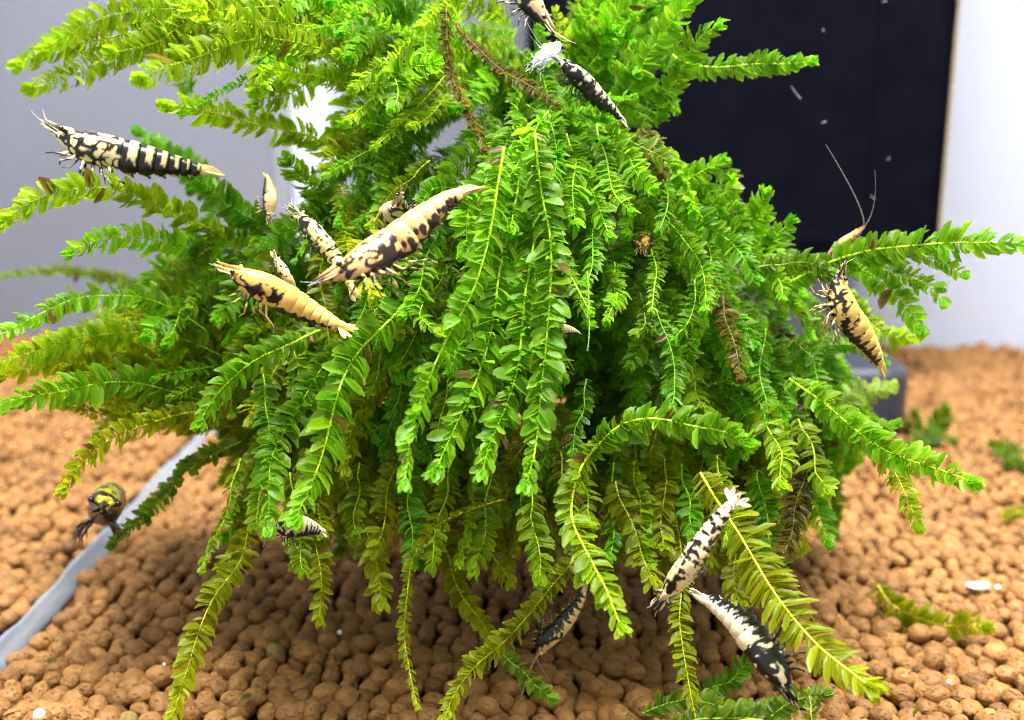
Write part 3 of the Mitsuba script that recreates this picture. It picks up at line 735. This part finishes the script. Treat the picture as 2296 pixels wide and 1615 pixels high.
def shrimp_body(fan=0.5, legs=1.0, seed=0, curl=0.0, rings=190, around=40):
    """straight shrimp: x = s (0 rostrum .. 1 tail), y = dorsal, z = lateral; unit length"""
    r = np.random.default_rng(seed)
    s = np.linspace(0.0, 0.93, rings)
    top, bot = prof_top(s), prof_bot(s)
    step = np.ones_like(s); drop = np.zeros_like(s)
    for a, b in zip(SEG[:-1], SEG[1:]):
        m = (s >= a) & (s < b); t = (s[m] - a) / (b - a)
        step[m] = 1.03 - 0.08 * (1 - t) ** 4 + 0.025 * t
        drop[m] = -0.017 * np.sin(np.pi * t) ** 0.7
    cm = (s > 0.40) & (s < 0.45); step[cm] = 1.0 + 0.04 * (s[cm] - 0.40) / 0.05
    bot = bot + drop
    ang = np.arange(around) * 2 * np.pi / around
    ca, sa = np.cos(ang), np.sin(ang)
    cy = (top + bot) / 2 * 1.0; hy = (top - bot) / 2 * step
    hz = (top - bot) / 2 * np.interp(s, [0, .1, .2, .4, .6, .9, 1], [.8, .85, .82, .80, .82, 1.0, 1.1]) * step
    y = cy[:, None] + hy[:, None] * np.sign(sa) * np.abs(sa) ** 0.95
    z = hz[:, None] * np.sign(ca) * np.abs(ca) ** np.where(sa < 0, 0.8, 1.0)
    v = np.stack([np.repeat(s[:, None], around, 1), y, z], -1).reshape(-1, 3)
    i, j = np.meshgrid(np.arange(rings - 1), np.arange(around), indexing='ij')
    q = (i * around + j).ravel(); w = (i * around + (j + 1) % around).ravel()
    f = np.vstack([np.stack([q, w, w + around], 1), np.stack([q, w + around, q + around], 1)])
    c0, c1 = len(v), len(v) + 1
    v = np.vstack([v, [[s[0], cy[0], 0], [s[-1], cy[-1], 0]]]); e = np.arange(around)
    f = np.vstack([f, np.stack([np.full(around, c0), (e + 1) % around, e], 1), np.stack([np.full(around, c1), (rings - 1) * around + e, (rings - 1) * around + (e + 1) % around], 1)])
    body = m3.Manifold(m3.Mesh(v.astype(np.float32), f.astype(np.uint32)))
    if body.volume() < 0: body = m3.Manifold(m3.Mesh(v.astype(np.float32), f[:, ::-1].astype(np.uint32)))
    extra = m3.Manifold()
    # rostrum, antennal scales
    extra += hull_chain([(0.16, .045, 0), (0.08, .036, 0), (-0.005, .030, 0)], [.018, .010, .0025])
    for sd in (-1, 1):
        extra += blade((0.115, -.002, .022 * sd), (0.01, .004, .034 * sd), .016, .006)
        extra += hull_chain([(0.10, .012, .014 * sd), (0.03, .016, .018 * sd), (-0.02, .02, .02 * sd)], [.010, .007, .003])
        extra += hull_chain([(0.145, .030, .030 * sd), (0.130, .036, .052 * sd)], [.014, .012])   # eye stalk
    # tail fan
    extra += hull_chain([(0.90, .012, 0), (0.95, .014, 0), (1.0, .006, 0)], [.026, .020, .006])
    for sd in (-1, 1):
        for k, (sp_, ln) in enumerate(((0.35, .115), (0.75, .105))):
            a = sp_ * fan * 1.15
            p0 = np.array([0.90, -.002, .016 * sd]); p1 = p0 + ln * np.array([math.cos(a), 0.02 - 0.05 * k, math.sin(a) * sd])
            sph = []
            for tt, ww in ((0.0, .008), (0.3, .013), (0.65, .019), (0.9, .014), (1.0, .007)):
                c = p0 + (p1 - p0) * tt
                sph.append(m3.Manifold.sphere(1.0, 12).scale([ww, .005, ww]).translate(c.tolist()))
            for u_, v_ in zip(sph[:-1], sph[1:]): extra += m3.Manifold.batch_hull([u_, v_])
    # walking legs and feeding legs
    if legs > 0:
        for k, x in enumerate((.20, .235, .275, .315, .355, .395)):
            for sd in (-1, 1):
                fwd = np.interp(k, [0, 5], [-.045, .065]) + r.normal() * .018
                ln = (0.45 if k < 2 else 0.74) * legs
                p0 = np.array([x, float(prof_bot(x)) + .022, .034 * sd])
                p1 = p0 + np.array([fwd * .35, -.065 * ln, .040 * sd + r.normal() * .012])
                p2 = p1 + np.array([fwd * .9, -.052 * ln + r.normal() * .014, .018 * sd + r.normal() * .012])
                p3 = p2 + np.array([fwd * .55 + r.normal() * .018, -.062 * ln, -.012 * sd])
                extra += hull_chain([p0, p1, p2, p3], [.0095, .0068, .0050, .0022], 8).refine_to_length(.018)
    # swimmerets
    for k, (a, b) in enumerate(zip(SEG[:5], SEG[1:6])):
        x = (a + b) / 2
        for sd in (-1, 1):
            p0 = np.array([x, float(prof_bot(x)) + .008, .020 * sd]); p1 = p0 + np.array([.030, -.034 + .003 * k, .004 * sd])
            extra += hull_chain([p0, (p0 + p1) / 2, p1], [.011, .012, .006], 8)
    out = body + extra
    mm = out.to_mesh()
    return np.array(mm.vert_properties[:, :3], float), np.array(mm.tri_verts, int)


def shrimp_color(v, P, seed):
    """P: dorsal, flank (base colours), car (0..1 share of black on the carapace), band (width), bandtop (how far up bands reach), vent (height of the black lower edge), freq"""
    s, y, z = v.T
    top, bot = prof_top(s), prof_bot(s)
    vn = np.clip((y - bot) / (top - bot + 1e-6), -1, 1.2)
    q = np.stack([s * P.get('freq', 26), y * P.get('freq', 26) * 1.15, z * P.get('freq', 26) * 0.8], 1) + seed * 3.7
    warp = np.stack([meshkit.noise(q * 0.8 + 11, seed), meshkit.noise(q * 0.8 + 31, seed), meshkit.noise(q * .8 + 51, seed)], 1) - .5
    n1 = meshkit.noise(q + warp * 1.5, seed) * 0.75 + meshkit.noise(q * 2.2 + 5, seed + 9) * 0.25
    nf = meshkit.noise(q * 2.1 + 40, seed + 3)
    body = np.clip(vn, 0, 1)
    soft = lambda x, w: np.clip(0.5 + x / w, 0, 1)
    # carapace blotches
    thr = 0.5 + (0.5 - P['car']) * 0.55 + (body - 0.5) * P.get('cardors', 0.25)
    if P.get('lab'):  # scribbled, worm-like lines
        ql = q * 1.12 + warp * 1.2
        n2 = meshkit.noise(ql + 3, seed + 30)
        line = np.abs(n2 - 0.5)
        car = soft(0.115 + (P['car'] - 0.5) * 0.4 - line - np.clip(body - P.get('labtop', 0.8), 0, 1) * 0.8, 0.035)
    else:
        car = soft(n1 - thr, 0.05)
    # abdomen bands, wider towards the belly
    bd = np.abs(s[:, None] - np.array(SEG)[None] - 0.010)
    bd = np.min(bd, axis=1)
    reach = np.clip((P['bandtop'] - body + (nf - .5) * 0.5) / 0.4, 0, 1)
    band = soft(P['band'] * (0.25 + 1.0 * reach + (nf - .5) * 0.5) - bd, 0.006) * (reach > 0.02) * (P['band'] > 0) * (soft(nf - 0.42, 0.1) if P.get('gate') else 1)
    mid = np.abs(np.interp(s, SEG, np.arange(len(SEG))) % 1 - 0.5) * 2     # 1 at the joints, 0 mid-segment
    vent = soft(P['vent'] * (1.22 - 0.75 * mid) + (nf - .5) * 0.12 - body, 0.07) * (P['vent'] > 0)
    spots = soft(n1 - (0.5 + (0.5 - P.get('spot', 0.0)) * 0.62 + (body - .35) * P.get('cardors', .25)), 0.05) * (P.get('spot', 0) > 0)
    dots = 0 * s
    for k_, (a, b) in enumerate(zip(SEG[:-1], SEG[1:])):
        for da, db, rr in ((0.55, 0.20, 1.0), (0.15, 0.30, 0.6)):
            dots = np.maximum(dots, soft(1 - np.hypot((s - (a + (b - a) * da)) / 0.021, (body - db - .06 * math.sin(k_ * 2.1)) / 0.20) / rr + (nf - .5) * 0.5, 0.25))
    dots = dots * P.get('dots', 0)
    abd = np.maximum(np.maximum(np.maximum(band, vent), spots), dots) * soft(P.get('end', 0.88) - s, 0.01)
    wc = soft(SEG[0] - s + (nf - .5) * 0.03, 0.01)
    black = car * wc + abd * (1 - wc)
    leg = vn < -0.06
    leg_n = meshkit.noise(np.stack([s * 40, y * 75, z * 40], 1) + 7, seed)
    black = np.where(leg, soft(leg_n - P.get('leg', 0.5), 0.1), black)
    black = np.where(s > 0.90, soft(meshkit.noise(np.stack([s * 60, y * 40, z * 60], 1), seed + 2) - P.get('fan', 0.75), 0.1), black)
    head = s < 0.13
    black = np.where(head & ~leg, soft(meshkit.noise(np.stack([s * 60, y * 60, z * 60], 1), seed + 8) - P.get('head', 0.5), 0.1), black)
    d, fl = np.array(P['dorsal']), np.array(P['flank'])
    d, fl = d * [0.88, 0.84, 0.72], fl * [0.88, 0.84, 0.74]
    t = np.clip(body, 0, 1)[:, None]
    base = fl * (1 - t) + d * t
    base = base * (0.84 + 0.32 * meshkit.fbm(q * 1.7, 2, seed + 20))[:, None]
    for a in SEG:  # fine darker joint line
        base = base * (1 - 0.30 * np.exp(-((s - a) / 0.0028) ** 2))[:, None]
    base = np.where(leg[:, None], base * 0.75, base)
    if 'head_c' in P: base = np.where((s < 0.12)[:, None], np.array(P['head_c']), base)
    blk = np.array(P.get('black', (0.006, 0.005, 0.006)))
    return base * (1 - black[:, None]) + (blk * (0.7 + 0.6 * nf)[:, None]) * black[:, None]


BODY = {}


def make_shrimp(label, spine, depth, dorsal, pal, seed, fan=0.4, legs=1.0, feel=(), thick=1.0, eyes=True, feel_len=0.7, res=1.0):
    """spine: picture positions head -> tail; depth mm (scalar or per point); dorsal: (right, down, towards camera) direction of the back"""
    key = numbered('shrimp')
    tag(key, label, 'shrimp')
    kb = (round(fan, 2), round(legs, 2), seed % 3, res)
    if kb not in BODY: BODY[kb] = shrimp_body(fan, legs, seed % 3, rings=int(170 * res), around=int(40 * res) // 2 * 2)
    v0, f = BODY[kb]
    pp = np.asarray(spine, float)
    dd = np.broadcast_to(np.asarray(depth, float), (len(pp),))
    c = spline(unproj(pp[:, 0], pp[:, 1], dd), 160)
    seg = np.r_[0, np.cumsum(np.linalg.norm(np.diff(c, axis=0), axis=1))]; Lb = seg[-1]
    tg = np.gradient(c, axis=0)
    ker = np.ones(21) / 21
    tg = np.stack([np.convolve(np.pad(tg[:, k], 10, mode='edge'), ker, 'valid') for k in range(3)], 1)
    tg /= np.linalg.norm(tg, axis=1, keepdims=True)
    dv = RT * dorsal[0] - UP * dorsal[1] - FW * dorsal[2]

    def place(v):
        s = np.asarray(v)[:, 0]
        sl = np.clip(s, 0, 1) * Lb
        C = np.stack([np.interp(sl, seg, c[:, k]) for k in range(3)], 1)
        T_ = np.stack([np.interp(sl, seg, tg[:, k]) for k in range(3)], 1); T_ /= np.linalg.norm(T_, axis=1, keepdims=True)
        C = C + T_ * ((s - np.clip(s, 0, 1)) * Lb)[:, None]
        D = dv - (T_ @ dv)[:, None] * T_; D /= np.linalg.norm(D, axis=1, keepdims=True)
        Zl = np.cross(T_, D)
        return C + D * (v[:, 1:2] * Lb * thick * 0.95) + Zl * (v[:, 2:3] * Lb * thick)

    col = shrimp_color(v0, pal, seed)
    emit(key + '__body', (place(v0), f), 'shrimp_shell', True, col)
    if eyes:
        for k, sd in enumerate((-1, 1)):
            e = trimesh.creation.icosphere(subdivisions=2, radius=0.0155)
            ev = np.array(e.vertices) + [0.124, .040, .058 * sd]
            emit(key + '__eye' + ('_001' if k else ''), (place(ev), np.array(e.faces)), 'eye_black', True)
    for k, (sd, up, side, ln) in enumerate(feel or ((-1, .3, .5, feel_len), (1, .5, .4, feel_len))):
        t = np.linspace(0, 1, 26)
        path = np.stack([0.03 - ln * 0.55 * t, 0.012 + up * ln * 0.6 * t ** 1.6, sd * (0.02 + side * ln * 0.6 * t ** 1.3)], 1)
        tv, tf = tube(place(path), 0.045 * np.linspace(1.0, 0.35, 26), 5)
        emit(key + '__antenna' + (f'_{k:03d}' if k else ''), (tv, tf), 'feeler', True)
    return key


CREAM, TAN, YEL, WHT, GRN = (0.80, 0.62, 0.36), (0.78, 0.50, 0.24), (0.82, 0.53, 0.13), (0.82, 0.74, 0.58), (0.55, 0.58, 0.30)
base = dict(car=0.5, band=0.012, bandtop=0.9, vent=0.3, spot=0.0)


def pal(**k): return {**base, **k}


make_shrimp('black and cream banded shrimp perched over the left moss frond', [(98, 280), (170, 318), (265, 345), (350, 363), (430, 378), (497, 392)], [98, 98, 99, 100, 101, 102], (0.25, -1, 0.12),
            pal(dorsal=(0.85, 0.62, 0.28), flank=(0.85, 0.74, 0.48), car=0.54, band=0.019, bandtop=1.35, vent=0.36, freq=23, leg=0.4, fan=0.8, lab=1, labtop=1.2), 3, 0.15, 1.0, feel=((-1, .5, .1, .18), (1, .2, .15, .2)), thick=1.03, res=1.5)
make_shrimp('largest shrimp, pale orange with dark blotched side, tail raised to the right', [(712, 640), (790, 598), (880, 548), (960, 482), (1020, 440), (1076, 424)], [80, 81, 83, 84, 85, 86], (-0.6, -0.8, 0.15),
            pal(dorsal=(0.74, 0.42, 0.16), flank=(0.74, 0.47, 0.20), car=0.68, band=0.0, bandtop=0.0, vent=0.0, spot=0.36, dots=1, cardors=0.7, freq=22, lab=1, labtop=0.76, leg=0.42, fan=1.1, head=0.52, head_c=(0.60, 0.32, 0.13), black=(0.018, 0.009, 0.006), end=.84), 5, 0.1, 1.1, feel=((-1, .5, .3, .16), (1, .1, .1, .14)), thick=1.0, res=1.5)
make_shrimp('plump yellow shrimp with scribbled black face below the largest shrimp', [(488, 598), (560, 628), (625, 660), (690, 694), (740, 720), (792, 746)], [86, 86, 87, 88, 88, 88], (0.45, -0.75, 0.5),
            pal(dorsal=(0.88, 0.50, 0.10), flank=(0.84, 0.57, 0.20), car=0.56, band=0.0, bandtop=0.0, vent=0.34, spot=0.0, lab=1, labtop=0.7, freq=21, leg=0.85, fan=1.1, head=0.6, end=.86), 8, 0.85, 0.9, feel=((-1, .2, .3, .12), (1, .1, .2, .14)), thick=1.12, res=1.5)
make_shrimp('small pale shrimp hanging head down before the grey corner strip', [(603, 500), (604, 470), (606, 445), (603, 415), (597, 392)], [98, 98, 98, 99, 100], (0.75, 0.1, 0.7),
            pal(dorsal=(0.85, 0.62, 0.34), flank=(0.7, 0.5, 0.25), car=0.5, cardors=0.9, band=0.008, bandtop=0.9, vent=0.62, freq=26, fan=1.1, leg=0.7), 11, 0.4, 1.0, feel=((-1, .1, .4, .12), (1, .1, .4, .12)), thick=1.3)
make_shrimp('greenish cream shrimp with black sides reaching behind the largest shrimp', [(648, 464), (690, 505), (725, 545), (750, 580), (778, 625), (800, 668)], [92, 91, 90, 90, 89, 89], (0.25, -0.25, 1),
            pal(dorsal=(0.62, 0.60, 0.26), flank=(0.5, 0.5, 0.22), car=0.74, band=0.014, gate=1, bandtop=1.5, vent=0.75, cardors=0.35, spot=0.3, freq=26, fan=1.1), 13, 0.2, 0.8, feel=((-1, .1, .6, .14), (1, .1, .6, .14)), thick=0.95)
make_shrimp('small cream and black shrimp between the yellow shrimp and the greenish one', [(610, 565), (624, 590), (640, 618), (655, 645), (668, 672)], [90, 90, 90, 91, 92], (0.4, -0.3, 0.9),
            pal(dorsal=(0.70, 0.62, 0.34), flank=(0.6, 0.5, 0.26), car=0.42, band=0.012, bandtop=0.8, vent=0.4, freq=28, fan=1.1), 15, 0.2, 0.8, thick=1.2, feel=((-1, .1, .3, .1), (1, .1, .3, .1)))
make_shrimp('shrimp mostly hidden in moss above the largest shrimp, one blotched face showing', [(905, 432), (900, 455), (880, 480), (850, 510), (830, 530)], [92, 93, 95, 98, 102], (-0.4, -0.5, 0.7),
            pal(dorsal=(0.62, 0.45, 0.32), flank=(0.6, 0.45, 0.3), car=0.5, freq=30), 17, 0.2, 0.8, thick=1.2, feel=((-1, .1, .3, .1), (1, .1, .3, .1)))
make_shrimp('black and cream shrimp diving in from the top edge, head down', [(1243, 78), (1215, 40), (1190, 0), (1160, -50), (1120, -110), (1090, -160)], [94, 94, 94, 95, 96, 97], (0.75, -0.35, 0.5),
            pal(dorsal=(0.75, 0.52, 0.26), flank=WHT, car=0.62, band=0.02, vent=0.4, freq=24, head=0.45, cardors=0.4), 19, 0.3, 1.0, feel=((1, .5, -.5, .35), (1, .2, .4, .2)))
make_shrimp('mostly black shrimp with white rings grazing the white fluff', [(1235, 128), (1275, 152), (1310, 185), (1345, 222), (1375, 250), (1404, 282)], [93, 93, 94, 95, 96, 97], (0.75, -0.6, 0.2),
            pal(dorsal=(0.78, 0.70, 0.55), flank=(0.60, 0.62, 0.55), car=0.72, band=0.024, bandtop=1.0, vent=0.62, freq=24, leg=0.3, end=.93), 21, 0.1, 1.1, thick=0.95)
make_shrimp('yellow backed shrimp clinging head up at the right edge of the moss', [(1888, 590), (1880, 630), (1893, 690), (1928, 742), (1962, 795), (1980, 842)], [91, 91, 91, 92, 93, 94], (0.9, -0.4, 0.15),
            pal(dorsal=(0.88, 0.54, 0.10), flank=(0.78, 0.56, 0.22), car=0.58, band=0.014, bandtop=0.62, vent=0.26, lab=1, labtop=0.7, freq=22, leg=0.55, fan=1.1, head=0.45, head_c=(0.40, 0.26, 0.12)), 24, 0.12, 1.0, thick=1.12, res=1.4,
            feel=((-1, .1, .5, .12), (1, .6, -.1, .15)))
make_shrimp('small orange brown shrimp poking out above the right frond with long feelers', [(1938, 512), (1915, 530), (1890, 552), (1862, 578), (1840, 600)], [103, 104, 105, 107, 109], (-0.3, -0.8, 0.4),
            pal(dorsal=(0.72, 0.46, 0.24), flank=(0.6, 0.36, 0.18), car=0.3, band=0.01, freq=30, head=0.7), 26, 0.2, 0.9, thick=1.05, eyes=False, feel=((-1, .55, .3, 1.6), (1, 1.9, -.3, 1.0)))
make_shrimp('cream shrimp with black bars seen from above, tail fan spread upward', [(1466, 1366), (1510, 1312), (1550, 1258), (1588, 1200), (1622, 1152), (1660, 1108)], [84, 83, 82, 82, 82, 83], (-0.25, -0.3, 1),
            pal(dorsal=(0.86, 0.70, 0.42), flank=(0.7, 0.56, 0.32), car=0.52, band=0.0120, gate=1, bandtop=1.6, vent=0.70, cardors=0.12, spot=0.44, freq=27, fan=0.6, leg=0.3, head=0.5), 28, 0.95, 1.0, feel=((-1, .1, .3, .1), (1, .1, .3, .1)), thick=0.98, res=1.5)
make_shrimp('black shrimp with white patches and cream belly line beside the long olive frond', [(1783, 1572), (1742, 1510), (1702, 1452), (1660, 1400), (1612, 1362), (1552, 1326)], [84, 84, 85, 86, 87, 88], (-0.75, 0.75, 0.35),
            pal(dorsal=(0.85, 0.76, 0.55), flank=(0.85, 0.80, 0.68), car=0.75, band=0.017, bandtop=0.55, vent=0.50, cardors=0.05, freq=23, leg=0.3, fan=1.1, head=0.35), 31, 0.1, 1.15, feel=((-1, -.1, .2, .16), (1, .1, .1, .18)), thick=1.22, res=1.5)
make_shrimp('shrimp facing out with yellow back and dark brown face, left of the seam', [(226, 1152), (234, 1138), (243, 1122), (253, 1108), (264, 1098)], [99, 104, 110, 116, 122], (0.15, -1, -0.22),
            pal(dorsal=(0.80, 0.76, 0.08), flank=(0.25, 0.22, 0.05), car=1.12, band=0.02, vent=0.5, cardors=0.75, freq=26, leg=0.3, head=0.15, head_c=(0.05, 0.035, 0.015), black=(0.012, 0.009, 0.006)), 33, 0.3, 1.0, thick=0.86, feel=((-1, .3, .5, .12), (1, .9, .3, .2)))
make_shrimp('little black and white shrimp on the pellets behind the hanging frond', [(598, 1202), (628, 1186), (660, 1178), (695, 1182), (730, 1198)], [88, 88, 88, 89, 90], (0.1, -1, 0.5),
            pal(dorsal=(0.80, 0.74, 0.6), flank=(0.7, 0.66, 0.55), car=0.60, band=0.02, vent=0.4, freq=24), 35, 0.2, 1.0, thick=1.75, feel=((-1, -.7, .5, .5), (1, -.3, .3, .2)))
make_shrimp('dark shrimp with cream edge half veiled by a pale frond over the shaded pellets', [(1200, 1475), (1225, 1440), (1258, 1405), (1285, 1370), (1305, 1335), (1312, 1300)], [100, 99, 99, 99, 99, 99], (0.75, 0.55, 0.3),
            pal(dorsal=(0.66, 0.52, 0.25), flank=(0.3, 0.24, 0.10), car=0.66, band=0.016, vent=0.6, freq=24, cardors=0.6), 37, 0.2, 1.0, thick=1.0)
make_shrimp('bright orange yellow shrimp back at the bottom edge', [(1580, 1655), (1640, 1640), (1690, 1632), (1740, 1636), (1790, 1650)], [80, 80, 80, 80, 80], (0, -1, 0.4),
            pal(dorsal=(0.85, 0.55, 0.05), flank=(0.8, 0.5, 0.06), car=0.15, band=0.0, vent=0.3, bandtop=0, freq=24), 39, 0.2, 1.0, thick=1.1)
make_shrimp('golden brown shrimp face looking out of the moss on the right', [(1436, 572), (1440, 556), (1446, 545), (1456, 535), (1470, 525)], [95, 97, 100, 104, 108], (0.1, -0.9, 0.5),
            pal(dorsal=(0.50, 0.30, 0.06), flank=(0.10, 0.07, 0.02), car=0.72, band=0.01, freq=26, head=0.4, black=(0.02, 0.012, 0.006)), 41, 0.2, 0.6, thick=1.0, feel=((-1, -.4, .3, .06), (1, -.4, .3, .06)))
make_shrimp('tiny pale shrimp by the dark hollow in the moss middle', [(1232, 726), (1250, 732), (1268, 738), (1285, 742), (1300, 748)], [87, 87, 88, 89, 90], (0.2, -1, 0.3),
            pal(dorsal=(0.78, 0.72, 0.45), flank=(0.4, 0.42, 0.2), car=0.2, band=0.006, freq=30), 43, 0.2, 0.9, thick=1.0, feel=((-1, .1, .3, .1), (1, .1, .3, .1)))

# ------------------------------------------------------------------ small things
bl = trimesh.creation.icosphere(subdivisions=4); v = np.array(bl.vertices)
r = 1 + 0.5 * (meshkit.fbm(v * 2.0 + 5, 3, 9) - 0.5)
axx = RT * 0.78 - UP * -0.52; axy = RT * 0.55 + UP * -0.62
loc = v * r[:, None] * np.array([1.45, 0.75, 0.6])
ex = RT * 0.80 + UP * 0.60; ey = -RT * 0.60 + UP * 0.80
v3 = loc[:, :1] * ex + loc[:, 1:2] * ey + loc[:, 2:] * FW + unproj(1228, 122, 97)
parts = [(v3, np.array(bl.faces))]
r5 = np.random.default_rng(5)
for k in range(26):
    b0 = v3[r5.integers(len(v3))]; o = b0 - unproj(1228, 122, 97); o = o / (np.linalg.norm(o) + 1e-6)
    path = np.array([b0 + (o * t * 0.6 + r5.normal(size=3) * 0.22 * t - ex * 0.5 * t) for t in np.linspace(0, 1, 6)])
    parts.append(tube(path, np.linspace(0.05, 0.015, 6), 4))
emit('white_fluff', join(parts), 'cotton_white', True)
tag('white_fluff', 'cottony white fluff caught in the moss by the ringed black shrimp', 'fluff')

# glassy grit on the pellets
for x, y, r_ in ((88, 1603, 0.55), (762, 1418, 0.26), (2237, 1318, 0.3), (2128, 1530, 0.24), (2050, 1388, 0.18), (368, 1490, 0.16)):
    zc = floor_zc(y, 1.7); m_ = trimesh.creation.icosphere(subdivisions=2, radius=r_)
    vv = np.array(m_.vertices) * (1 + 0.3 * (meshkit.noise(np.array(m_.vertices) * 3 / r_ + x, 1) - .5))[:, None] + unproj(x, y, zc)
    key = numbered('grit_grain'); emit(key, (vv, np.array(m_.faces)), 'grit_pale', True)
    tag(key, 'tiny shiny white grain lying on the brown pellets', 'grain', 'shiny grit grains scattered on the pellets')
zc = floor_zc(1312, 1.8); m_ = trimesh.creation.icosphere(subdivisions=2)
vv = np.array(m_.vertices) * [1.5, 1.0, 0.22]; vv += 0.15 * (meshkit.noise(vv * 2, 3)[:, None] - .5)
emit('shell_flake', (vv + unproj(2192, 1312, zc), np.array(m_.faces)), 'flake_pink', True)
tag('shell_flake', 'flat pinkish white shell flake on the pellets above the loose sprig', 'flake')
# specks drifting before the black filter
for x, y, d, l, a in ((1785, 210, 120, 36, 52), (1847, 275, 120, 12, -20), (1846, 68, 130, 7, 70), (1983, 4, 130, 12, -20), (1992, 357, 130, 9, -50), (1957, 443, 130, 12, 35)):
    c = unproj(x, y, d); t = math.radians(a); h_ = l / 2 * d / F
    path = np.array([c + (RT * math.cos(t) - UP * math.sin(t)) * h_ * u + UP * 0.12 * h_ * u * u for u in (-1, -.4, .2, .7, 1)])
    key = numbered('drifting_speck'); emit(key, tube(path, np.array([.03, .05, .045, .07, .035]), 5), 'speck_grey', True)
    tag(key, 'tiny white speck drifting in front of the black filter box', 'speck', 'specks drifting before the filter box')
# loose leaf scraps and crumbs on the pellets
rl = np.random.default_rng(77)
k = 150
sx = rl.uniform(-60, 2350, k); sy = rl.uniform(900, 1610, k)
Pp = np.array([unproj(a, b, floor_zc(b, 1.9)) for a, b in zip(sx, sy)])
Pp = Pp[np.abs(Pp[:, 0] - PANE_X) > 4]; k = len(Pp)
D = rl.normal(size=(k, 3)) * [1, 1, 0.25]; D /= np.linalg.norm(D, axis=1, keepdims=True)
A = np.cross(np.array([0, 0, 1.0]) + 0.3 * rl.normal(size=(k, 3)), D); A /= np.linalg.norm(A, axis=1, keepdims=True)
lc = np.where(rl.random(k)[:, None] < 0.5, np.array([[0.16, 0.20, 0.01]]), np.array([[0.16, 0.09, 0.03]]))
pos, cc = leaf_batch(Pp, D, A, np.cross(D, A), rl.uniform(0.4, 1.3, k), rl.uniform(0.15, 0.5, k), np.full(k, 0.6), np.full(k, 0.4), lc, lc * 1.3)
v, f, c = leaves_to_mesh(pos, cc)
emit('leaf_litter', (v, f), 'moss_leaf', True, c)
tag('leaf_litter', 'tiny moss leaf scraps and crumbs strewn over the pellets', 'leaf litter', kind='stuff')
